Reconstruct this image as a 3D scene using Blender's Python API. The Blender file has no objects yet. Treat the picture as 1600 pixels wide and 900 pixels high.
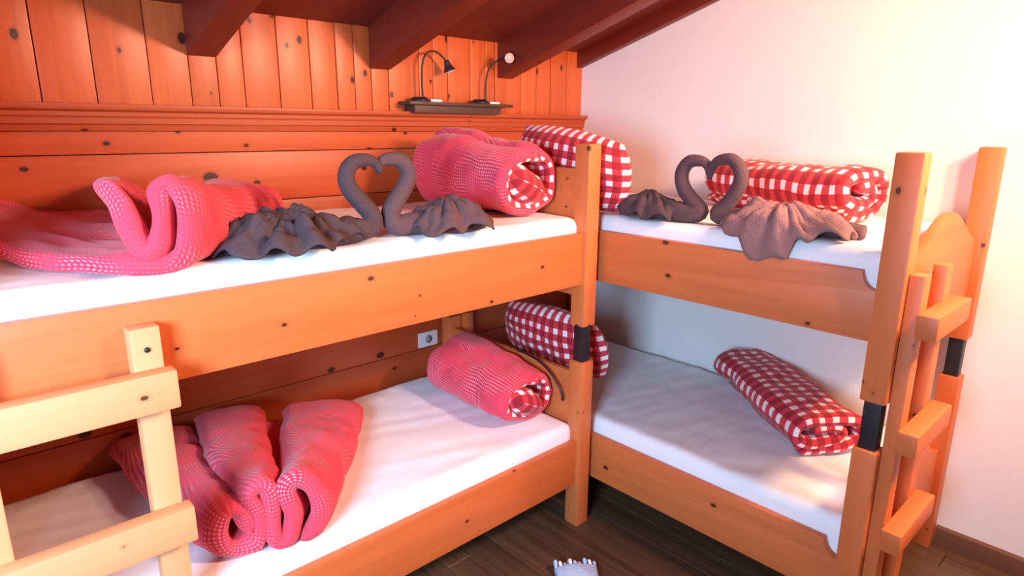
import bpy, bmesh, math, random
from mathutils import Vector, Matrix, noise
random.seed(7)
C = bpy.context.scene.collection
PI = math.pi
# ------------------------------------------------------------------ camera
cam = bpy.data.cameras.new('camera'); cam.sensor_width = 36; cam.lens = 36 * 1000.08 / 1600
co = bpy.data.objects.new('camera', cam); C.objects.link(co)
yaw, pitch, roll = 0.824, -0.2456, 0.006
F = Vector((math.cos(yaw) * math.cos(pitch), math.sin(yaw) * math.cos(pitch), math.sin(pitch)))
R = Vector((math.sin(yaw), -math.cos(yaw), 0)); U = R.cross(F)
R2 = R * math.cos(roll) + U * math.sin(roll); U2 = -R * math.sin(roll) + U * math.cos(roll)
co.matrix_world = Matrix(((R2.x, U2.x, -F.x, -3.0182), (R2.y, U2.y, -F.y, -2.6583), (R2.z, U2.z, -F.z, 1.7414), (0, 0, 0, 1)))
bpy.context.scene.camera = co
# ------------------------------------------------------------------ world, lights, exposure
w = bpy.data.worlds.new('world'); bpy.context.scene.world = w; w.use_nodes = True
w.node_tree.nodes['Background'].inputs[0].default_value = (0.45, 0.6, 1.0, 1)
w.node_tree.nodes['Background'].inputs[1].default_value = 0.15
vs = bpy.context.scene.view_settings
vs.view_transform = 'Standard'; vs.look = 'None'; vs.gamma = 1; vs.use_curve_mapping = False
vs.exposure = 0.0
def light(name, kind, loc, energy, col, size=0.1, target=None, sy=None):
    l = bpy.data.lights.new(name, kind); l.energy = energy; l.color = col
    if kind == 'AREA':
        l.size = size
        if sy: l.shape = 'RECTANGLE'; l.size_y = sy
    else: l.shadow_soft_size = size
    o = bpy.data.objects.new(name, l); C.objects.link(o); o.location = loc
    if target: o.rotation_euler = (Vector(target) - Vector(loc)).to_track_quat('-Z', 'Y').to_euler()
    return o
dl = light('window_daylight', 'AREA', (-4.12, -2.5, 1.7), 66, (0.40, 0.68, 1.0), .8, (-2.2, -.75, .8), .8)
dl.data.spread = math.radians(110)
light('warm_wall_lamp', 'POINT', (-.70, -2.95, 2.25), 128, (1.0, 0.63, 0.31), 0.07)
light('warm_fill', 'AREA', (-1.0, -2.85, 2.42), 60, (1.0, 0.57, 0.48), 0.3, (-1.9, -.8, 1.1))  # added warm fill near the wall lamp, no ceiling fitting here
# ------------------------------------------------------------------ helpers
def tag(o, label=None, cat=None, group=None, kind=None):
    if label: o['label'] = label
    if cat: o['category'] = cat
    if group: o['group'] = group
    if kind: o['kind'] = kind
    return o
def empty(name, loc, label, cat, group=None):
    o = bpy.data.objects.new(name, None); C.objects.link(o); o.location = loc; o.empty_display_size = .05
    return tag(o, label, cat, group)
def link(name, me, mat, parent=None, smooth=False):
    if mat:
        for m in (mat if isinstance(mat, (list, tuple)) else [mat]): me.materials.append(m)
    if smooth:
        for p in me.polygons: p.use_smooth = True
    o = bpy.data.objects.new(name, me); C.objects.link(o)
    if parent:
        o.parent = parent
        o.matrix_parent_inverse = Matrix.Translation(-Vector(parent.location))
    return o
def mesh(name, v, f):
    me = bpy.data.meshes.new(name); me.from_pydata([tuple(a) for a in v], [], f); me.update(); return me
def box(name, lo, hi, mat, parent=None, bev=0.004, rot=None, seg=2):
    bm = bmesh.new(); bmesh.ops.create_cube(bm, size=1)
    c = [(lo[i] + hi[i]) / 2 for i in range(3)]; s = [abs(hi[i] - lo[i]) for i in range(3)]
    for v in bm.verts: v.co = Vector((v.co.x * s[0], v.co.y * s[1], v.co.z * s[2]))
    if bev: bmesh.ops.bevel(bm, geom=bm.edges[:], offset=min(bev, min(s) * .4), segments=seg, affect='EDGES', profile=.6)
    if rot: bmesh.ops.rotate(bm, verts=bm.verts, matrix=rot)
    for v in bm.verts: v.co += Vector(c)
    me = bpy.data.meshes.new(name); bm.to_mesh(me); bm.free()
    o = link(name, me, mat, parent, True)
    try: me.set_sharp_from_angle(angle=math.radians(35))
    except Exception: pass
    return o
def prism(name, poly, axis, a, b, mat, parent=None, bev=0.004):
    """poly in the two other axes (order x,y,z minus axis), extruded from a to b along axis"""
    bm = bmesh.new()
    def P(p, t):
        q = list(p); q.insert(axis, t); return Vector(q)
    A = [bm.verts.new(P(p, a)) for p in poly]; B = [bm.verts.new(P(p, b)) for p in poly]
    n = len(poly); bm.faces.new(A); bm.faces.new(B[::-1])
    for i in range(n): bm.faces.new((A[i], B[i], B[(i + 1) % n], A[(i + 1) % n]))
    bmesh.ops.recalc_face_normals(bm, faces=bm.faces)
    if bev:
        e = [e for e in bm.edges if len(e.link_faces) == 2 and e.calc_face_angle(0) > math.radians(30)]
        bmesh.ops.bevel(bm, geom=e, offset=bev, segments=2, affect='EDGES', profile=.6)
    me = bpy.data.meshes.new(name); bm.to_mesh(me); bm.free()
    o = link(name, me, mat, parent, True)
    try: me.set_sharp_from_angle(angle=math.radians(35))
    except Exception: pass
    return o
def catmull(P, n):
    P = [Vector(p) for p in P]; P = [2 * P[0] - P[1]] + P + [2 * P[-1] - P[-2]]; out = []
    for i in range(1, len(P) - 2):
        for k in range(8):
            t = k / 8; a, b, c, d = P[i - 1], P[i], P[i + 1], P[i + 2]
            out.append(.5 * ((2 * b) + (c - a) * t + (2 * a - 5 * b + 4 * c - d) * t * t + (3 * b - a - 3 * c + d) * t ** 3))
    out.append(P[-2])
    L = [0]
    for i in range(1, len(out)): L.append(L[-1] + (out[i] - out[i - 1]).length)
    res = []; j = 0
    for k in range(n):
        s = L[-1] * k / (n - 1)
        while j < len(L) - 2 and L[j + 1] < s: j += 1
        t = (s - L[j]) / max(L[j + 1] - L[j], 1e-9); res.append(out[j].lerp(out[j + 1], min(t, 1)))
    return res, L[-1]
def tube(name, pts, rad, mat, parent=None, seg=14, n=None, flat=1.0, smooth=True):
    n = n or len(pts) * 6
    P, _ = catmull(pts, n); Rr, _ = catmull([(r, i * 1e-6, 0) for i, r in enumerate(rad)], len(rad)) if False else (None, None)
    def rr(t):
        x = t * (len(rad) - 1); i = min(int(x), len(rad) - 2); f = x - i; f = f * f * (3 - 2 * f) if False else f
        return rad[i] * (1 - f) + rad[i + 1] * f
    v = []; f = []; up = Vector((0, 0, 1))
    T0 = (P[1] - P[0]).normalized(); nrm = T0.cross(Vector((.3, .9, .1))).normalized()
    for i in range(n):
        T = (P[min(i + 1, n - 1)] - P[max(i - 1, 0)]).normalized()
        nrm = (nrm - T * nrm.dot(T)).normalized(); bn = T.cross(nrm); r = rr(i / (n - 1))
        for k in range(seg):
            a = 2 * PI * k / seg; v.append(P[i] + nrm * math.cos(a) * r + bn * math.sin(a) * r * flat)
    for i in range(n - 1):
        for k in range(seg):
            f.append((i * seg + k, i * seg + (k + 1) % seg, (i + 1) * seg + (k + 1) % seg, (i + 1) * seg + k))
    v.append(P[0]); v.append(P[-1]); a, b = len(v) - 2, len(v) - 1
    for k in range(seg):
        f.append((a, (k + 1) % seg, k)); f.append((b, (n - 1) * seg + k, (n - 1) * seg + (k + 1) % seg))
    me = mesh(name, v, f)
    return link(name, me, mat, parent, smooth)
# ------------------------------------------------------------------ materials
def newmat(name, rough=.6):
    m = bpy.data.materials.new(name); m.use_nodes = True; nt = m.node_tree; b = nt.nodes['Principled BSDF']
    b.inputs['Roughness'].default_value = rough; return m, nt, b
def N(nt, t, **k):
    n = nt.nodes.new(t)
    for a, v in k.items(): setattr(n, a, v)
    return n
def mth(nt, op, a, b=None, c=None):
    n = N(nt, 'ShaderNodeMath', operation=op)
    for i, x in enumerate((a, b, c)):
        if x is None: continue
        if isinstance(x, (int, float)): n.inputs[i].default_value = x
        else: nt.links.new(x, n.inputs[i])
    return n.outputs[0]
def mix(nt, fac, a, b, bt='MIX'):
    n = N(nt, 'ShaderNodeMix', data_type='RGBA', blend_type=bt)
    for i, x in ((0, fac), (6, a), (7, b)):
        if isinstance(x, (int, float)): n.inputs[i].default_value = x
        elif isinstance(x, tuple): n.inputs[i].default_value = (*x, 1)
        else: nt.links.new(x, n.inputs[i])
    return n.outputs[2]
def bump(nt, b, h, s, d=.01):
    n = N(nt, 'ShaderNodeBump'); n.inputs['Strength'].default_value = s; n.inputs['Distance'].default_value = d
    nt.links.new(h, n.inputs['Height']); nt.links.new(n.outputs[0], b.inputs['Normal'])
def wood(name, base, dark, axis, knots=.5, rough=.45, grain=.35, bands=7):
    m, nt, b = newmat(name, rough)
    tc = N(nt, 'ShaderNodeTexCoord'); oi = N(nt, 'ShaderNodeObjectInfo')
    add = N(nt, 'ShaderNodeVectorMath', operation='MULTIPLY_ADD'); nt.links.new(tc.outputs['Object'], add.inputs[0])
    add.inputs[1].default_value = (1, 1, 1)
    sc = N(nt, 'ShaderNodeVectorMath', operation='SCALE'); sc.inputs[0].default_value = (3.1, 1.7, 2.3); nt.links.new(oi.outputs['Random'], sc.inputs['Scale'])
    nt.links.new(sc.outputs[0], add.inputs[2])
    def mapped(al, ac):
        mp = N(nt, 'ShaderNodeMapping'); s = [ac] * 3; s[axis] = al; mp.inputs['Scale'].default_value = s
        nt.links.new(add.outputs[0], mp.inputs[0]); return mp.outputs[0]
    n1 = N(nt, 'ShaderNodeTexNoise'); n1.inputs['Scale'].default_value = 1; n1.inputs['Detail'].default_value = 5; n1.inputs['Distortion'].default_value = .6
    nt.links.new(mapped(1.6, bands * 5), n1.inputs['Vector'])
    n2 = N(nt, 'ShaderNodeTexNoise'); n2.inputs['Scale'].default_value = 1; n2.inputs['Detail'].default_value = 3
    nt.links.new(mapped(.8, bands), n2.inputs['Vector'])
    g = mth(nt, 'MULTIPLY_ADD', n1.outputs[0], .6, mth(nt, 'MULTIPLY', n2.outputs[0], .55))
    rp = N(nt, 'ShaderNodeMapRange'); rp.inputs[1].default_value = .35; rp.inputs[2].default_value = .8; nt.links.new(g, rp.inputs[0])
    col = mix(nt, mth(nt, 'MULTIPLY', rp.outputs[0], grain), base, dark)
    # board-to-board tone
    col = mix(nt, mth(nt, 'MULTIPLY', oi.outputs['Random'], .28), col, dark)
    if knots:
        vo = N(nt, 'ShaderNodeTexVoronoi', feature='F1', voronoi_dimensions='2D'); vo.inputs['Scale'].default_value = 1; vo.inputs['Randomness'].default_value = 1
        s3 = N(nt, 'ShaderNodeSeparateXYZ'); nt.links.new(add.outputs[0], s3.inputs[0]); oth = [i for i in range(3) if i != axis]
        cb = N(nt, 'ShaderNodeCombineXYZ'); nt.links.new(mth(nt, 'MULTIPLY', s3.outputs[axis], 4.0), cb.inputs[0])
        nt.links.new(mth(nt, 'MULTIPLY', mth(nt, 'ADD', s3.outputs[oth[0]], s3.outputs[oth[1]]), 6.0), cb.inputs[1])
        nt.links.new(cb.outputs[0], vo.inputs['Vector'])
        sep = N(nt, 'ShaderNodeSeparateColor'); nt.links.new(vo.outputs['Color'], sep.inputs[0])
        rad = mth(nt, 'MULTIPLY', mth(nt, 'POWER', sep.outputs[0], 2.0), .085 * knots * 2)
        k = mth(nt, 'LESS_THAN', vo.outputs['Distance'], rad)
        ring = N(nt, 'ShaderNodeMapRange'); nt.links.new(mth(nt, 'SUBTRACT', vo.outputs['Distance'], rad), ring.inputs[0])
        ring.inputs[1].default_value = 0; ring.inputs[2].default_value = .05; ring.inputs[3].default_value = .55; ring.inputs[4].default_value = 0
        gate = mth(nt, 'GREATER_THAN', sep.outputs[0], .45)
        col = mix(nt, mth(nt, 'MULTIPLY', ring.outputs[0], gate), col, dark)
        col = mix(nt, mth(nt, 'MULTIPLY', k, mth(nt, 'MULTIPLY', gate, .95)), col, tuple(c * .14 for c in dark))
    nt.links.new(col, b.inputs['Base Color']); bump(nt, b, n1.outputs[0], .12, .003)
    return m
def gingham(name, p, c0, c1, c2, fuzz=.0, rough=.9, bumpy=.2, bs=220):
    m, nt, b = newmat(name, rough)
    uv = N(nt, 'ShaderNodeUVMap'); sp = N(nt, 'ShaderNodeSeparateXYZ'); nt.links.new(uv.outputs[0], sp.inputs[0])
    def st(o): return mth(nt, 'LESS_THAN', mth(nt, 'FRACT', mth(nt, 'DIVIDE', o, p)), .56)
    a, c = st(sp.outputs[0]), st(sp.outputs[1])
    s = mth(nt, 'ADD', a, c)
    col = mix(nt, mth(nt, 'MINIMUM', s, 1.0), c0, c1)
    col = mix(nt, mth(nt, 'MULTIPLY', a, c), col, c2)
    n = N(nt, 'ShaderNodeTexNoise'); n.inputs['Scale'].default_value = bs; n.inputs['Detail'].default_value = 2
    tc = N(nt, 'ShaderNodeTexCoord'); nt.links.new(tc.outputs['Object'], n.inputs['Vector'])
    if fuzz:
        n3 = N(nt, 'ShaderNodeTexNoise'); n3.inputs['Scale'].default_value = 7; n3.inputs['Detail'].default_value = 3; nt.links.new(tc.outputs['Object'], n3.inputs['Vector'])
        r = N(nt, 'ShaderNodeMapRange'); r.inputs[1].default_value = .36; r.inputs[2].default_value = .56; nt.links.new(n3.outputs[0], r.inputs[0])
        col = mix(nt, mth(nt, 'MULTIPLY', r.outputs[0], fuzz), col, c1)
    nt.links.new(col, b.inputs['Base Color']); bump(nt, b, n.outputs[0], bumpy, .002)
    b.inputs['Sheen Weight'].default_value = .15
    return m
def plain(name, col, rough=.7, ns=0, bs=.3, var=0, metal=0, col2=None, bd=.004):
    m, nt, b = newmat(name, rough); b.inputs['Metallic'].default_value = metal
    b.inputs['Base Color'].default_value = (*col, 1)
    if ns:
        n = N(nt, 'ShaderNodeTexNoise'); n.inputs['Scale'].default_value = ns; n.inputs['Detail'].default_value = 4
        tc = N(nt, 'ShaderNodeTexCoord'); nt.links.new(tc.outputs['Object'], n.inputs['Vector'])
        bump(nt, b, n.outputs[0], bs, bd)
        if var: nt.links.new(mix(nt, mth(nt, 'MULTIPLY', n.outputs[0], var), col, col2 or tuple(c * .5 for c in col)), b.inputs['Base Color'])
    return m
PINE = (0.74, 0.185, 0.048); PIND = (0.42, 0.085, 0.020)
pine = [wood('pine_x', PINE, PIND, 0, .32, grain=.55), wood('pine_y', PINE, PIND, 1, .32, grain=.55), wood('pine_z', PINE, PIND, 2, .28)]
lad = [wood('lit_pine_x', (0.80, 0.36, 0.155), (0.55, 0.18, 0.06), 0, .2, .6), None, wood('lit_pine_z', (0.80, 0.36, 0.155), (0.55, 0.18, 0.06), 2, .2, .6)]  # ladder pine with the cool light's overexposure lightened into its colour
base_w = wood('baseboard_wood', (0.22, 0.095, 0.045), (0.12, 0.045, 0.02), 1, .2, .5)
WP = (0.74, 0.150, 0.034); WD = (0.30, 0.045, 0.010)
panel_v = wood('panelling_vertical', WP, WD, 2, .5, .4, .55, 9)
panel_h = wood('panelling_horizontal', (0.62, 0.105, 0.024), (0.30, 0.040, 0.010), 0, .7, .42, .5, 7)
mould_m = wood('moulding_wood', (0.56, 0.105, 0.028), (0.28, 0.040, 0.010), 0, .5, .45)
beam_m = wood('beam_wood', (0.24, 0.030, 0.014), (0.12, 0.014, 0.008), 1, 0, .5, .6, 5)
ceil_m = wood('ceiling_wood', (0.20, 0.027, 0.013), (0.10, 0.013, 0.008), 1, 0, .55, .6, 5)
floor_m = wood('floor_wood', (0.17, 0.088, 0.045), (0.042, 0.020, 0.012), 1, 0, .38, 1.0, 8)
plaster = plain('white_plaster', (0.86, 0.80, 0.76), .85, 45, .12, 0)
sheet = plain('white_sheet', (0.90, 0.88, 0.89), .85, 9, .35, 0, bd=.01)
black = plain('black_metal', (0.012, 0.011, 0.012), .45)
dark_metal = plain('dark_bronze_metal', (0.05, 0.03, 0.025), .4, metal=.6)
shelf_m = plain('dark_shelf', (0.075, 0.03, 0.02), .5)
white_pl = plain('white_plastic', (0.8, 0.78, 0.74), .35)
GW, G1, G2 = (0.92, 0.80, 0.76), (0.66, 0.035, 0.05), (0.34, 0.008, 0.018)
ging = gingham('red_gingham', .056, GW, G1, G2, 0)
fine = gingham('pink_fine_gingham', .0115, (0.90, 0.36, 0.42), (0.74, 0.045, 0.085), (0.60, 0.018, 0.045), .92, bumpy=.35, bs=160)
towel_d = plain('dark_grey_towel', (0.090, 0.050, 0.056), .95, 190, .9, .5, bd=.004)
towel_p = plain('brown_towel', (0.130, 0.066, 0.070), .95, 190, .9, .5, bd=.004)
towel_l = plain('mauve_towel', (0.33, 0.165, 0.155), .95, 190, .9, .5, bd=.004)
blue_m = plain('pale_blue_knit', (0.42, 0.58, 0.82), .9, 120, .8, .4, col2=(.25, .4, .7))

# ------------------------------------------------------------------ setting
HC, SL = 2.170, 0.2994
def struct(o): o['kind'] = 'structure'; return o
YF = -4.7; XL = -4.3
# floor: one base, each plank a child
fl = struct(box('floor', (XL, YF, -.06), (.12, .12, -.012), plain('subfloor', (.03, .015, .01)), bev=0))
x = XL; k = 0
while x < 0.02:
    wd = .125
    y = YF - random.random() * 1.2
    while y < 0:
        ln_ = 1.3 + random.random() * .8; y0 = max(y, YF); y1 = min(y + ln_, 0)
        if y1 > y0 + .02 and x > -2.6 and y1 > -2.9:
            box('floor_plank', (x + .001, y0 + .001, -.014), (min(x + wd, .02) - .001, y1 - .001, 0), floor_m, fl, .0015, seg=1)
        elif y1 > y0 + .02:
            box('floor_plank', (x + .001, y0 + .001, -.014), (min(x + wd, .02) - .001, y1 - .001, 0), floor_m, fl, 0)
        y += ln_
    x += wd
# white gable wall (x = 0)
ww = struct(prism('wall_right', [(0.1, -.06), (0.1, HC + .1 - SL * .1), (YF, HC + .1 - SL * YF), (YF, -.06)], 0, 0, .1, plaster, bev=0))
# wood wall (y = 0) with boards
wb = struct(box('wall_back', (-3.3, .014, -.06), (0, .1, HC + .1), plain('wall_backing', (.06, .018, .008)), bev=0))
seams = [-3.3, -3.13, -2.98, -2.83, -2.667, -2.509, -2.336, -2.2, -2.1, -2.0, -1.857, -1.72, -1.60, -1.514, -1.43, -1.341, -1.171, -1.09, -1.0, -.856, -.76, -.69, -.613, -.50, -.38, -.268, -.134, 0]
for a, b_ in zip(seams, seams[1:]):
    d = random.uniform(-.002, .002)
    box('wall_plank', (a + .0015, d, 1.79), (b_ - .0015, .016, HC + .06), panel_v, wb, .0035)
z = 0
for z1 in (.19, .40, .61, .82, 1.03, 1.23, 1.44, 1.641, 1.80):
    box('wall_board', (-3.3, random.uniform(-.001, .001), z + .0015), (0, .016, z1 - .0015), panel_h, wb, .0035)
    z = z1
# moulding rail on the wood wall
prof = [(0, 1.722), (-.018, 1.722), (-.022, 1.742), (-.030, 1.746), (-.030, 1.766), (-.036, 1.772), (-.036, 1.786), (-.052, 1.792), (-.055, 1.800), (-.055, 1.812), (0, 1.814)]
struct(prism('trim_1', prof, 0, -3.3, 0, mould_m, bev=.0015))
# pier added out of view to shade the far-left bunk end, then the wall with the window behind the camera's left
struct(box('added_shade_pier', (-3.45, -1.0, 0), (-3.16, .1, HC + .5), plaster, bev=0))
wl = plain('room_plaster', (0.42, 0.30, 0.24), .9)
H = 3.75
def quadwall(name, lo, hi): return struct(box(name, lo, hi, wl, bev=0))
quadwall('wall_left_lower', (XL - .1, YF, 0), (XL, .1, 1.2))
quadwall('wall_left_upper', (XL - .1, YF, 2.2), (XL, .1, H))
quadwall('wall_left_rear', (XL - .1, YF, 1.2), (XL, -3.05, 2.2))
quadwall('wall_left_far', (XL - .1, -1.95, 1.2), (XL, .1, 2.2))
quadwall('wall_back_left', (XL, .0, 0), (-3.3, .1, HC + .1))
quadwall('wall_front', (XL - .1, YF - .1, 0), (.1, YF, H))
wf = struct(box('window_1', (XL - .07, -3.05, 1.2), (XL - .03, -2.99, 2.2), white_pl, bev=.003))
box('window_frame', (XL - .07, -2.01, 1.2), (XL - .03, -1.95, 2.2), white_pl, wf)
box('window_frame', (XL - .07, -3.05, 2.14), (XL - .03, -1.95, 2.2), white_pl, wf)
box('window_frame', (XL - .07, -3.05, 1.2), (XL - .03, -1.95, 1.26), white_pl, wf)
# sloping ceiling and beams
def slab(name, x0, x1, zb, th, mat, y0=0.0, y1=YF, kind=True, parent=None, bev=.006):
    o = prism(name, [(y0, zb - SL * y0), (y1, zb - SL * y1), (y1, zb + th - SL * y1), (y0, zb + th - SL * y0)], 0, x0, x1, mat, parent, bev)
    if kind: struct(o)
    return o
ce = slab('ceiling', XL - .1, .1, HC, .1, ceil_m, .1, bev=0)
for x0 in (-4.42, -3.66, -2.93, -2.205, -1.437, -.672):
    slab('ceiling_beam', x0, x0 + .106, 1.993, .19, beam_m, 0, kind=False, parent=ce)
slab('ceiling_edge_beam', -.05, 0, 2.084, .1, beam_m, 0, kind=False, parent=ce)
# baseboard
struct(prism('baseboard_right', [(-.014, 0), (0, 0), (0, .085), (-.008, .085), (-.014, .075)], 1, -2.12, YF, base_w, bev=.001))
# ------------------------------------------------------------------ bunk beds
S = .075
ZT, ZUT, ZUB, ZLT, ZLB, ZCT, ZCB = 1.682, 1.333, 1.120, .418, .210, .938, .780
def post(par, x0, y0, top=ZT):
    box('lower_post', (x0, y0, 0), (x0 + S, y0 + S, ZCB), pine[2], par, .008)
    box('post_coupler', (x0 + .012, y0 + .012, ZCB - .05), (x0 + S - .012, y0 + S - .012, ZCT + .05), black, par, .004)
    box('upper_post', (x0, y0, ZCT), (x0 + S, y0 + S, top), pine[2], par, .008)
def rail_poly(a, b, zb, zt, notch_a=False, notch_b=True):
    """rail side profile with the hollow cut beside the post; a<b along the rail"""
    P = [(a, zb), (b, zb)]
    def cut(e, s):   # quarter-round hollow going down to the post
        q = [(e, zt - .05)] + [(e - s * (.052 * math.sin(t) + .0), zt - .05 * math.cos(t) * 1.0) for t in (.35, .7, 1.05, 1.3)] + [(e - s * .055, zt)]
        return [(x_, zz) for x_, zz in [(e, zt - .055), (e - s * .012, zt - .054), (e - s * .026, zt - .046), (e - s * .038, zt - .032), (e - s * .045, zt - .014), (e - s * .048, zt)]]
    P += cut(b, 1) if notch_b else [(b, zt)]
    P += cut(a, -1)[::-1] if notch_a else [(a, zt)]
    return P
def rail_x(par, x0, x1, y, zb, zt, **k): return prism('side_rail', rail_poly(x0, x1, zb, zt, **k), 1, y, y + .028, pine[0], par, .003)
def rail_y(par, y0, y1, x, zb, zt, **k): return prism('side_rail', rail_poly(y0, y1, zb, zt, **k), 0, x, x + .028, pine[1], par, .003)
# left bunk, along the wood wall
E_, W1 = 1.0088, 1.0044
lb = empty('bunk_bed', (-2.05, -.52, 0), 'pine bunk bed standing lengthwise against the knotty wood-panelled wall', 'bed', 'pine bunk beds')
XR = -E_ - S; XF = -3.125
post(lb, XR, -W1); post(lb, XF, -W1)
post(lb, XR, -.093, 1.56); post(lb, XF, -.093, 1.56)
for zb, zt in ((ZUB, ZUT), (ZLB, ZLT)):
    rail_x(lb, XF + S, XR, -W1 + .018, zb, zt, notch_b=False)
    rail_x(lb, XF + S, XR, -.055, zb, zt, notch_b=False)
    box('bed_base', (XF + .03, -W1 + .05, zb + .05), (XR + .05, -.06, zb + .07), pine[0], lb, .003)
    for i in range(9):
        xx = XF + .14 + i * .225
        box('base_batten', (xx, -W1 + .05, zb + .025), (xx + .07, -.06, zb + .05), pine[1], lb, .003)
box('headboard', (-1.062, -W1 + S, 1.06), (-1.036, -.02, 1.585), pine[1], lb, .006)
box('headboard', (-1.062, -W1 + S, .18), (-1.036, -.02, .72), pine[1], lb, .006)
box('footboard', (XF + .02, -W1 + S, 1.06), (XF + .046, -.02, 1.50), pine[1], lb, .006)
box('footboard', (XF + .02, -W1 + S, .18), (XF + .046, -.02, .72), pine[1], lb, .006)
# right bunk, along the white wall
W2, L2 = .9986, 2.1189
rb = empty('bunk_bed', (-.5, -1.05, 0), 'pine bunk bed standing lengthwise against the white plaster wall', 'bed', 'pine bunk beds')
post(rb, -W2, -L2); post(rb, -.0073 - S, -L2)
post(rb, -W2, -.09, 1.42); post(rb, -.0073 - S, -.09, 1.42)
for zb, zt in ((ZUB, ZUT), (ZLB, ZLT)):
    rail_y(rb, -L2 + S, -.09, -W2 + .018, zb, zt, notch_a=True, notch_b=False)
    rail_y(rb, -L2 + S, -.09, -.055, zb, zt, notch_a=False, notch_b=False)
    box('bed_base', (-W2 + .05, -L2 + .03, zb + .05), (-.06, -.04, zb + .07), pine[1], rb, .003)
    for i in range(9):
        yy = -L2 + .14 + i * .225
        box('base_batten', (-W2 + .05, yy, zb + .025), (-.06, yy + .07, zb + .05), pine[0], rb, .003)
def arch_panel(par, x0, x1, zb, z_edge, z_peak, y):
    n = 26; P = [(x0, zb), (x1, zb)]
    for i in range(n + 1):
        t = i / n; xx = x1 + (x0 - x1) * t; u = abs(2 * t - 1)
        if u > .86: zz = z_edge
        else:
            q = u / .86; zz = z_edge + .02 + (z_peak - z_edge - .02) * (math.cos(q * PI) * .5 + .5) ** .8
        P.append((xx, zz))
    return prism('end_panel', P, 1, y, y + .028, pine[0], par, .004)
arch_panel(rb, -W2 + S, -.0073 - S, 1.12, 1.335, 1.475, -L2 + .025)
arch_panel(rb, -W2 + S, -.0073 - S, .20, .46, .66, -L2 + .025)
arch_panel(rb, -W2 + S, -.0073 - S, 1.12, 1.345, 1.40, -.06)
# mattresses under white sheets
def mattress(x0, x1, y0, y1, z0, z1, label, seed):
    bm = bmesh.new(); bmesh.ops.create_cube(bm, size=1)
    bmesh.ops.subdivide_edges(bm, edges=bm.edges[:], cuts=1, use_grid_fill=True)
    me = bpy.data.meshes.new('mattress'); bm.free()
    nx, ny, nz = int((x1 - x0) / .022), int((y1 - y0) / .022), 6
    v = []; f = []; idx = {}
    r = .035
    def V(i, j, k):
        key = (i, j, k)
        if key in idx: return idx[key]
        p = Vector((x0 + (x1 - x0) * i / nx, y0 + (y1 - y0) * j / ny, z0 + (z1 - z0) * k / nz))
        q = Vector((min(max(p.x, x0 + r), x1 - r), min(max(p.y, y0 + r), y1 - r), min(max(p.z, z0 + r), z1 - r)))
        d = p - q
        if d.length > 1e-6:
            L = max(abs(d.x), abs(d.y), abs(d.z)); d = d.normalized() * L; p = q + d
        edge = min(p.x - x0, x1 - p.x, p.y - y0, y1 - p.y)
        nn = noise.noise(Vector((p.x * 2.2 + seed, p.y * 2.2, p.z))) * .006
        wr = noise.noise(Vector((p.x * 9 + seed * 3, p.y * 9, p.z * 6))) * .004 * (1.6 if edge < .12 else .5)
        w2 = abs(noise.noise(Vector((p.x * 3 + p.y * 9 + seed, p.y * 3, 5)))) * .006
        p.z += (nn + wr - w2) * (p.z - z0) / (z1 - z0)
        idx[key] = len(v); v.append(p); return idx[key]
    for i in range(nx):
        for j in range(ny): f.append((V(i, j, nz), V(i + 1, j, nz), V(i + 1, j + 1, nz), V(i, j + 1, nz))); f.append((V(i, j, 0), V(i, j + 1, 0), V(i + 1, j + 1, 0), V(i + 1, j, 0)))
    for k in range(nz):
        for i in range(nx): f.append((V(i, 0, k), V(i + 1, 0, k), V(i + 1, 0, k + 1), V(i, 0, k + 1))); f.append((V(i, ny, k), V(i, ny, k + 1), V(i + 1, ny, k + 1), V(i + 1, ny, k)))
        for j in range(ny): f.append((V(0, j, k), V(0, j, k + 1), V(0, j + 1, k + 1), V(0, j + 1, k))); f.append((V(nx, j, k), V(nx, j + 1, k), V(nx, j + 1, k + 1), V(nx, j, k + 1)))
    me = mesh('mattress', v, f)
    o = link('mattress', me, sheet, None, True)
    return tag(o, label, 'mattress', 'mattresses in white sheets')
ZU, ZL = 1.395, .492
mattress(XF + .05, -1.066, -W1 + .048, -.058, ZUB + .07, ZU, 'white sheeted mattress on the upper bunk along the wood wall', 1)
mattress(XF + .05, -1.066, -W1 + .048, -.058, ZLB + .07, ZL, 'bluish white sheeted mattress on the lower bunk along the wood wall', 5)
mattress(-W2 + .048, -.058, -L2 + .056, -.064, ZUB + .07, ZU, 'white sheeted mattress on the upper bunk along the white wall', 9)
mattress(-W2 + .048, -.058, -L2 + .056, -.064, ZLB + .07, ZL, 'shaded white sheeted mattress on the lower bunk along the white wall', 14)
# ladders
la = empty('bunk_ladder', (-2.87, -1.03, 0), 'pine ladder coloured as brightly lit, screwed to the bunk along the wood wall, left edge of photo', 'ladder', 'pine bunk ladders')
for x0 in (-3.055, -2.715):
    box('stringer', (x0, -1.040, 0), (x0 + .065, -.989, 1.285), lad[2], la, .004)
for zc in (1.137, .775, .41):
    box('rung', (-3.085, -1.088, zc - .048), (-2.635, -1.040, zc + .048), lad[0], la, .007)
for x0 in (-3.022, -2.682):
    o = tube('screw', [(x0, -1.041, 1.232), (x0, -1.044, 1.232)], [.007, .006], black, la, 12, 3); tag(o, 'small black screw head')
lr = empty('bunk_ladder', (-.75, -2.15, 0), 'pine ladder standing at the arched foot end of the bunk by the white wall', 'ladder', 'pine bunk ladders')
for x0 in (-1.005 + .035, -.745):
    box('stringer', (x0, -2.160, 0), (x0 + .065, -2.120, 1.34), pine[2], lr, .004)
for zc in (1.20, .84, .51):
    box('rung', (-1.00, -2.218, zc - .036), (-.655, -2.160, zc + .036), pine[0], lr, .006)

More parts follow.
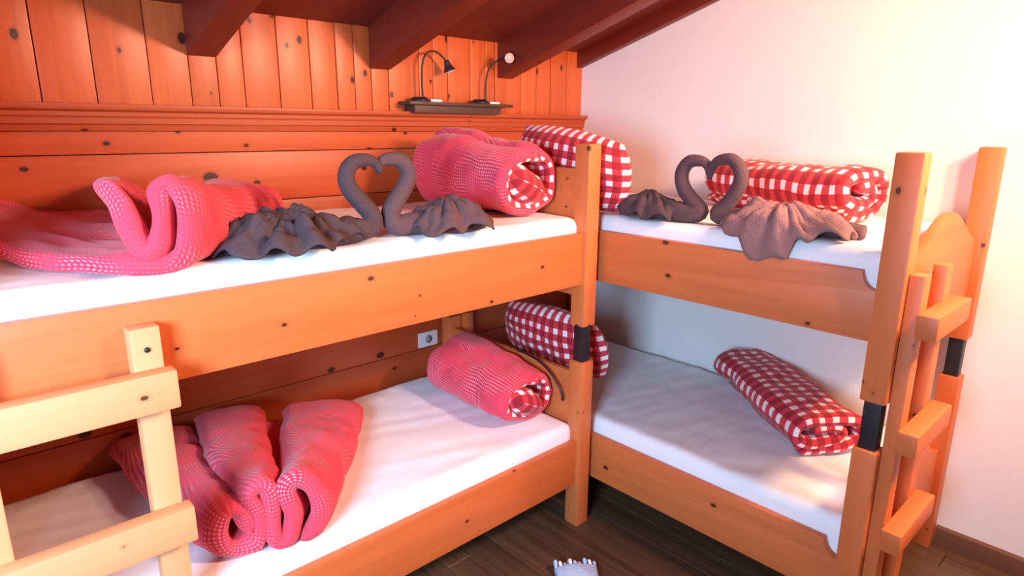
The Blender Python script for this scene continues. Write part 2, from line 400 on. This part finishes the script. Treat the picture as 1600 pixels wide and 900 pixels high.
# ------------------------------------------------------------------ cloth rolls
def quilt(name, pathfn, N_, h, L, M, org, ang, mats, label, cat, group, hs=1.0, bendf=None, amp=.01, fr=6.0, seed=0, endr=None, uvs=1.0, floor=None, tilt=0, lining=None, skew=0):
    lat = []
    endr = endr or h * 1.2
    ts = [i / (M - 1) for i in range(M)]
    xs = []
    for i in range(7): xs.append(endr * (1 - math.cos(PI / 2 * i / 6)))
    arcs = [endr * PI / 2 * i / 6 for i in range(7)]; m2 = max(2, int((L - 2 * endr) / (L / M)))
    for i in range(1, m2): xs.append(endr + (L - 2 * endr) * i / m2); arcs.append(endr * (PI / 2 - 1) + xs[-1])
    for i in range(7): xs.append(L - endr + endr * math.sin(PI / 2 * i / 6)); arcs.append(L - endr + endr * (PI / 2 - 1) + endr * PI / 2 * i / 6)
    v = []; f = []; uvl = []; ring = 2 * N_
    rot = Matrix.Rotation(ang, 3, 'Z') @ Matrix.Rotation(tilt, 3, 'Y'); org = Vector(org)
    for x, arc in zip(xs, arcs):
        t = x / L; P, LL = catmull([(a, b, 0) for a, b in pathfn(t)], N_)
        e = min(x, L - x); hh = h * math.sqrt(max(0, 1 - (1 - min(e / endr, 1)) ** 2)); hh = max(hh, .0008)
        off = Vector((0, 0)) if not bendf else Vector(bendf(t))
        nr = []
        for k in range(N_):
            T = (P[min(k + 1, N_ - 1)] - P[max(k - 1, 0)]).normalized(); nr.append(Vector((-T.y, T.x)))
        row = []
        for side in (1, -1):
            ks = range(N_) if side == 1 else range(N_ - 1, -1, -1)
            for k in ks:
                s = k / (N_ - 1) * LL; ee = min(s, LL - s); kk = hh * math.sqrt(max(0.0, 1 - (1 - min((ee) / (h * 1.2), 1)) ** 2)); kk = max(kk, .0004)
                puff = 1 + .18 * noise.noise(Vector((x * 9 + seed, s * 9, seed)))
                c = Vector((P[k].x, P[k].y)) + nr[k] * kk * side * puff + off
                p = Vector((x, c.x, c.y)); q = Vector((x * fr + seed * 7.1, c.x * fr, c.y * fr))
                dn = noise.noise_vector(q) * amp + noise.noise_vector(q * 2.7) * amp * .45
                p = p + Vector((dn.x * .5 + noise.noise(Vector((s * 5, seed, 0))) * .012 * (1 if e < .1 else 0), dn.y, dn.z))
                p.x += skew * max(0, c.x)
                wp = rot @ p + org
                if floor is not None and wp.z < floor + .002: wp.z = floor + .002 + (wp.z - floor) * .03
                if wp.y > -.035: wp.y = -.035 + .02 * (1 - math.exp(-(wp.y + .035) * 8)) * .9
                if wp.x < -3.03: wp.x = -3.03 - .02 * (1 - math.exp((wp.x + 3.03) * 8))
                v.append(wp); lat.append((c.x, c.y)); uvl.append((s * uvs + .003, (arc if side == 1 else -arc) * uvs))
    me_f = []; nring = len(xs); mi = []
    for i in range(nring - 1):
        for k in range(ring):
            a = i * ring + k; b_ = i * ring + (k + 1) % ring
            me_f.append((a, b_, b_ + ring, a + ring)); mi.append(1 if (k >= N_ or (lining and lining(xs[i], lat[i * ring + k]))) else 0)
    # close the two collapsed ends by stitching outer and inner
    for i, fl_ in ((0, False), (nring - 1, True)):
        for k in range(N_ - 1):
            q = (i * ring + k, i * ring + k + 1, i * ring + ring - 2 - k, i * ring + ring - 1 - k)
            me_f.append(q[::-1] if not fl_ else q); mi.append(0)
    me = mesh(name, v, me_f); uv = me.uv_layers.new(name='UVMap')
    for p in me.polygons:
        for li in p.loop_indices: uv.data[li].uv = uvl[me.loops[li].vertex_index]
    for i, p in enumerate(me.polygons): p.material_index = mi[i] if len(mats) > 1 else 0
    o = link(name, me, mats, None, True)
    return tag(o, label, cat, group)
def spiral(a, b, turns, r0=.25, start=0.0, ex=.75, n=None, sgn=1):
    n = n or int(turns * 14) + 2; P = []
    for i in range(n):
        t = i / (n - 1); th = start + sgn * 2 * PI * turns * t; r = r0 + (1 - r0) * t
        c, s = math.cos(th), math.sin(th)
        c = math.copysign(abs(c) ** ex, c); s = math.copysign(abs(s) ** ex, s)
        P.append((a * r * c, b * r * s))
    return P
# folded gingham duvets on the bunk along the white wall (axis runs towards the back)
def gr(a, b, turns, **k):
    return lambda t: spiral(a, b, turns, **k)
ang = math.atan2(.58, .46)
quilt('rolled_duvet', gr(.184, .070, 1.75, r0=.22, start=.4), 90, .024, .80, 44, (-.578, -1.82, ZL + .098), ang, [ging], 'rolled red gingham duvet on the lower bunk beside the white wall', 'duvet', 'red gingham duvets', amp=.012, seed=3, floor=ZL)
quilt('rolled_duvet', gr(.150, .086, 1.75, r0=.22, start=.6), 90, .028, .74, 44, (-.420, -1.79, ZU + .114), math.atan2(.80, .24), [ging], 'rolled red gingham duvet behind the towel swans on the white-wall upper bunk', 'duvet', 'red gingham duvets', amp=.014, seed=11, floor=ZU)
# fanned pink duvets at the far-left ends of the bunk along the wood wall
def fan(base, w0, w1, h0, h1, drop=.0, rise=0):
    def fn(t):
        t2 = t ** .85; w_ = w0 + (w1 - w0) * t2; hh = h0 + (h1 - h0) * t2
        return [(a * w_, b_ * hh * (1 - drop * t2 * max(0, -a)) + rise * t2 * max(0, a - .7)) for a, b_ in base]   # a > 0 is the far-left side
    return fn
curl = [(2.3, .16), (1.8, .05), (1.2, .03), (.5, .02), (-.3, .02), (-.80, .06), (-1.02, .42), (-.96, .84), (-.74, 1.0), (-.60, .90), (-.57, .60), (-.52, .28), (-.28, .18), (-.06, .46), (.06, .80), (.22, 1.10)]
pleat = [(.50, .30), (.62, .62), (.92, .72), (1.12, .42), (.98, .10), (.62, .05), (.34, .16), (.30, .56), (.44, .90), (.16, 1.02), (-.02, .86), (.02, .42), (-.08, .10), (-.34, .06), (-.46, .40), (-.32, .84), (-.56, 1.02), (-.88, .84), (-1.0, .42), (-.86, .08), (-.60, .04)]
quilt('folded_duvet', fan(curl, .125, .44, .200, .120, .25, .12), 130, .027, .90, 50, (-2.690, -.985, ZU + .018), math.atan2(.90, .26), [fine], 'pink fine-checked duvet folded like a fan on the upper bunk, far left', 'duvet', 'pink folded duvets', amp=.018, fr=5, seed=21, floor=ZU, skew=.9)
quilt('folded_duvet', fan(pleat, .125, .44, .200, .10, .5), 150, .031, .84, 50, (-2.400, -.950, ZL + .018), math.atan2(.84, .26), [fine], 'pink fine-checked duvet folded like a fan on the lower bunk near the ladder', 'duvet', 'pink folded duvets', amp=.016, fr=5, seed=33, floor=ZL)
# rolled pink duvets by the headboard, gingham lining showing at the open end
def rl(a0, b0, a1, b1, turns, r0=.3):
    def fn(t):
        t2 = t ** .8
        return [(x_, y_ + (b1 - b0) * t2) for x_, y_ in spiral(a0 + (a1 - a0) * t2, b0 + (b1 - b0) * t2, turns, r0=r0, start=2.2, ex=.85, sgn=-1)]
    return fn
quilt('rolled_pillow', rl(.150, .112, .160, .150, 1.12, .80), 90, .030, .56, 40, (-1.235, -.83, ZU + .137), math.atan2(.68, -.03), [fine, ging], 'pink checked roll with gingham lining at the headboard of the upper bunk', 'pillow', 'pink rolls at the headboards', amp=.02, fr=5, seed=41, floor=ZU)
quilt('rolled_pillow', rl(.140, .094, .155, .115, 1.12, .80), 90, .028, .54, 40, (-1.225, -.83, ZL + .113), math.atan2(.66, .0), [fine, ging], 'pink checked roll with gingham lining on the lower bunk beneath the upper headboard', 'pillow', 'pink rolls at the headboards', amp=.018, fr=5, seed=52, floor=ZL)
# standing gingham pillows
def pillow(name, w_, h_, th, M4, mat, label, group, seed):
    n = 34; v = []; f = []; uvl = []
    for side in (1, -1):
        for i in range(n + 1):
            for j in range(n + 1):
                u, q = i / n * 2 - 1, j / n * 2 - 1
                e = max(0, (1 - abs(u) ** 2.6)) ** .55 * max(0, (1 - abs(q) ** 2.6)) ** .55
                pin = math.sqrt(1 - .30 * q * q) * (1 + .02 * abs(q * u) ** 6)
                pin2 = math.sqrt(1 - .30 * u * u) * (1 + .02 * abs(q * u) ** 6)
                d = th / 2 * e * (1 + .25 * noise.noise(Vector((u * 2 + seed, q * 2, side)))) + .004 * noise.noise(Vector((u * 9, q * 9, seed)))*e
                v.append(M4 @ Vector((u * w_ / 2 * pin, q * h_ / 2 * pin2, side * d))); uvl.append((u * w_ / 2, q * h_ / 2))
    o = (n + 1) ** 2
    for s in (0, 1):
        for i in range(n):
            for j in range(n):
                a = s * o + i * (n + 1) + j; q = (a, a + n + 1, a + n + 2, a + 1); f.append(q if s == 0 else q[::-1])
    me = mesh(name, v, f); uv = me.uv_layers.new(name='UVMap')
    for p in me.polygons:
        for li in p.loop_indices: uv.data[li].uv = uvl[me.loops[li].vertex_index]
    ob = link(name, me, mat, None, True); return tag(ob, label, 'pillow', group)
def frame(org, xa, ya):
    xa = Vector(xa).normalized(); ya = Vector(ya); ya = (ya - xa * ya.dot(xa)).normalized(); za = xa.cross(ya)
    return Matrix(((xa.x, ya.x, za.x, org[0]), (xa.y, ya.y, za.y, org[1]), (xa.z, ya.z, za.z, org[2]), (0, 0, 0, 1)))
pillow('gingham_pillow', .66, .33, .19, frame((-.905, -.745, ZU + .180), (0.0, -1, -.13), (-.10, 0, 1)), ging, 'red gingham pillow leaning on the upper headboard in the corner', 'red gingham pillows', 2)
pillow('gingham_pillow', .66, .34, .18, frame((-.85, -.62, ZL + .255), (0.02, -1, .0), (-.25, 0, 1)), ging, 'shadowed red gingham pillow standing in the dark corner of the lower bunk', 'red gingham pillows', 8)

pillow('gingham_pillow', .40, .24, .17, frame((-1.258, -.685, ZU + .122), (.06, -1, 0), (1, 0, -.45)), ging, 'red gingham pillow stuffed inside the pink roll on the upper bunk', 'red gingham pillows', 5)
pillow('gingham_pillow', .40, .22, .14, frame((-1.245, -.690, ZL + .102), (.06, -1, 0), (1, 0, -.45)), ging, 'red gingham pillow stuffed inside the pink roll on the lower bunk', 'red gingham pillows', 6)

# ------------------------------------------------------------------ towel swans
def drape(parent, mat, cx, cy, a, b_, H_, zf, nf, seed, edge=None, rotz=0.0, apex=(0, 0), famp=.03, name='wing_drape'):
    nr_, na = 26, 150; v = []; f = []
    def pos(r, ph):
        Rr = 1 + .10 * math.sin(3 * ph + seed) + .07 * math.sin(5 * ph + seed * 2) + .045 * math.sin(nf * ph + seed)
        fold = math.sin(nf * ph + seed + 5.0 * noise.noise(Vector((math.cos(ph) * 1.2, math.sin(ph) * 1.2, seed))) + 1.2 * r)
        fold2 = math.sin(nf * 1.9 * ph + seed * 3)
        lx = a * Rr * r * math.cos(ph) + apex[0] * (1 - r); ly = b_ * Rr * r * math.sin(ph) + apex[1] * (1 - r)
        x_ = cx + lx * math.cos(rotz) - ly * math.sin(rotz); y_ = cy + lx * math.sin(rotz) + ly * math.cos(rotz)
        base = H_ * (1 - r ** 1.5) ** .8
        z_ = zf + .006 + base + famp * (r ** 1.2) * (fold * .5 + .5) ** 1.3 * (1.0 if r < .9 else 1 - (r - .9) * 2.0) + .009 * fold2 * r * (1 - r) * 3
        z_ += (.030 * noise.noise(Vector((x_ * 13, y_ * 13, seed))) + .016 * noise.noise(Vector((x_ * 30, y_ * 30, seed)))) * min(1, (1 - r) * 3 + .2)
        z_ = max(z_, zf + .005)
        if edge is not None:
            ax, lim = edge; c = (x_, y_)[ax]
            if c < lim:
                d = lim - c; z_ -= min(d * 1.3, .16) ; c2 = lim - d * .35
                if ax == 0: x_ = c2
                else: y_ = c2
        return Vector((x_, y_, z_))
    v.append(pos(0, 0))
    for i in range(1, nr_ + 1):
        for k in range(na): v.append(pos(i / nr_, 2 * PI * k / na))
    for k in range(na): f.append((0, 1 + k, 1 + (k + 1) % na))
    for i in range(nr_ - 1):
        for k in range(na):
            p = 1 + i * na + k; q = 1 + i * na + (k + 1) % na; f.append((p, p + na, q + na, q))
    me = mesh(name, v, f); o = link(name, me, mat, parent, True)
    md = o.modifiers.new('thick', 'SOLIDIFY'); md.thickness = .006; md.offset = 1
    return o
def swan(loc, neck, nrad, body, brad, mat_n, mat_w, dr, label):
    e = empty('towel_swan', loc, label, 'towel', 'folded towel swans')
    tube('rolled_body', neck[:-1] + body[1:], nrad[:-1] + brad[1:], mat_n, e, 18, 110, .9)
    if isinstance(dr, dict): dr = [dr]
    for d in dr: drape(e, mat_w, **d)
    return e
g = ZU
NR = [.010, .020, .027, .029, .030, .032, .035, .040, .045, .044]
# pair on the wood-wall bunk
swan((-2.15, -.9, g), [(-1.942, -.885, 1.602), (-1.955, -.885, 1.628), (-1.985, -.885, 1.642), (-2.035, -.885, 1.635), (-2.060, -.885, 1.600), (-2.052, -.885, 1.56), (-2.015, -.885, 1.515), (-1.978, -.885, 1.47), (-1.985, -.89, 1.437), (-2.06, -.895, 1.430)], NR,
     [(-1.985, -.89, 1.432), (-2.06, -.90, 1.432), (-2.20, -.89, 1.43), (-2.36, -.87, 1.42), (-2.46, -.86, 1.41)], [.034, .042, .045, .030, .012], towel_d, towel_d,
     dict(cx=-2.255, cy=-.87, a=.235, b_=.150, H_=.092, zf=g, nf=13, seed=1.0, famp=.034, apex=(.02, .02)), 'charcoal towel swan facing right beside the pink fanned duvet')
swan((-1.75, -.9, g), [(-1.950, -.875, 1.605), (-1.935, -.875, 1.632), (-1.905, -.875, 1.642), (-1.860, -.875, 1.636), (-1.832, -.875, 1.60), (-1.842, -.875, 1.56), (-1.880, -.875, 1.51), (-1.905, -.875, 1.465), (-1.890, -.885, 1.432), (-1.83, -.89, 1.425)], NR,
     [(-1.900, -.885, 1.430), (-1.82, -.89, 1.430), (-1.74, -.91, 1.43), (-1.65, -.93, 1.42), (-1.57, -.95, 1.41)], [.032, .040, .042, .030, .014], towel_p, towel_p,
     dict(cx=-1.705, cy=-.91, a=.150, b_=.130, H_=.090, zf=g, nf=9, seed=2.6, famp=.036, rotz=-.3), 'grey-brown towel swan facing left in front of the pink roll')
# pair on the white-wall bunk
swan((-.88, -1.2, g), [(-.855, -1.392, 1.572), (-.855, -1.383, 1.605), (-.855, -1.360, 1.623), (-.855, -1.305, 1.620), (-.855, -1.275, 1.575), (-.855, -1.288, 1.52), (-.855, -1.335, 1.47), (-.86, -1.368, 1.44), (-.865, -1.340, 1.428), (-.87, -1.28, 1.425)], NR,
     [(-.865, -1.365, 1.430), (-.87, -1.28, 1.430), (-.87, -1.17, 1.428), (-.87, -1.10, 1.42), (-.88, -1.06, 1.41)], [.03, .040, .042, .028, .012], towel_p, towel_d,
     dict(cx=-.885, cy=-1.165, a=.090, b_=.160, H_=.088, zf=g, nf=9, seed=4.0, famp=.034), 'dark towel swan next to the corner post facing the lighter one')
swan((-.85, -1.6, g), [(-.855, -1.392, 1.560), (-.855, -1.402, 1.600), (-.855, -1.425, 1.628), (-.855, -1.475, 1.634), (-.855, -1.512, 1.60), (-.855, -1.515, 1.55), (-.855, -1.478, 1.48), (-.86, -1.440, 1.44), (-.86, -1.46, 1.428), (-.86, -1.53, 1.428)], NR,
     [(-.86, -1.44, 1.432), (-.86, -1.54, 1.434), (-.84, -1.68, 1.43), (-.81, -1.82, 1.425), (-.80, -1.93, 1.420)], [.03, .042, .045, .034, .026], towel_p, towel_l,
     dict(cx=-.885, cy=-1.695, a=.135, b_=.215, H_=.088, zf=g, nf=12, seed=5.3, famp=.036, edge=(0, -.965)), 'mauve-winged towel swan with skirt hanging over the bunk edge')

# ------------------------------------------------------------------ shelf with reading lamps
sh = empty('lamp_shelf', (-.98, -.06, 1.81), 'narrow dark shelf above the moulding carrying two reading lamps', 'shelf')
box('shelf_board', (-1.295, -.105, 1.842), (-.655, 0, 1.857), shelf_m, sh, .002)
box('shelf_box', (-1.26, -.09, 1.806), (-.73, 0, 1.842), shelf_m, sh, .003)
def rlamp(bx, by, neck, head_dir, label, glow):
    e = empty('reading_lamp', (bx, by, 1.857), label, 'lamp', 'gooseneck reading lamps')
    tube('lamp_base', [(bx, by, 1.857), (bx, by, 1.872), (bx, by, 1.879)], [.048, .046, .030], black, e, 20, 8)
    box('lamp_switch', (bx + .055, by - .02, 1.857), (bx + .12, by + .02, 1.870), white_pl, e, .004)
    tube('gooseneck', neck, [.005, .005], black, e, 8, 40)
    p = Vector(neck[-1]); d = Vector(head_dir).normalized()
    h_ = tube('lamp_head', [p - d * .005, p + d * .012, p + d * .045], [.011, .017, .030], black, e, 20, 8)
    g_ = tube('lamp_lens', [p + d * .0455, p + d * .050], [.026, .024], glow, e, 20, 3)
    return e
glass_w = plain('frosted_lens', (0.75, 0.45, 0.38), .3)
rlamp(-1.21, -.055, [(-1.19, -.055, 1.86), (-1.192, -.055, 1.95), (-1.190, -.06, 2.03), (-1.165, -.065, 2.078), (-1.12, -.07, 2.085), (-1.085, -.075, 2.065), (-1.066, -.08, 2.045)], (.35, -.1, -1), 'black gooseneck reading lamp bent downward above the shelf', glass_w)
rlamp(-.84, -.055, [(-.80, -.055, 1.86), (-.80, -.055, 1.93), (-.795, -.06, 2.00), (-.775, -.07, 2.045), (-.745, -.085, 2.07), (-.71, -.11, 2.085)], (-.35, -.9, -.12), 'reading lamp with round pale lens turned outward beside the third beam', glass_w)
# small things
so = empty('wall_socket', (-1.165, 0, .66), 'pale wall socket on the dark wood wall above the lower bunk', 'socket')
box('socket_plate', (-1.225, -.012, .62), (-1.105, 0, .70), white_pl, so, .004)
tube('socket_well', [(-1.165, -.0125, .66), (-1.165, -.014, .66)], [.022, .022], plain('socket_grey', (.3, .3, .3)), so, 16, 3)
cd = tube('power_cord', [(-1.088, -.60, .745), (-1.090, -.74, .73), (-1.092, -.82, .70), (-1.092, -.87, .66), (-1.092, -.90, .62), (-1.09, -.905, .585)], [.005, .005], black, None, 8, 40)
tag(cd, 'black cord hanging over the lower headboard beside the corner post', 'cord')
rg = empty('bath_mat', (-1.36, -1.28, 0), 'pale blue knitted mat with white tassels on the floor, bottom edge of photo', 'mat')
m_ = quilt('mat_pad', lambda t: [(-.085, .018), (-.04, .026), (0, .030), (.045, .026), (.085, .017)], 24, .012, .36, 20, (-1.525, -1.485, .004), math.radians(53), [blue_m], None, None, None, amp=.008, fr=14, seed=3, floor=0)
m_.parent = rg; m_.matrix_parent_inverse = Matrix.Translation(-Vector(rg.location))
dx, dy = math.cos(math.radians(53)), math.sin(math.radians(53))
for i in range(9):
    s_ = -.08 + i * .02; bx, by = -1.525 + dx * .352 - dy * s_, -1.485 + dy * .352 + dx * s_
    tube('tassel', [(bx, by, .020), (bx + dx * .02, by + dy * .02, .026 + .01 * (i % 3)), (bx + dx * .04, by + dy * .04 + .006 * (i % 2), .012)], [.006, .008, .005], white_pl if i % 2 else blue_m, rg, 8, 8)
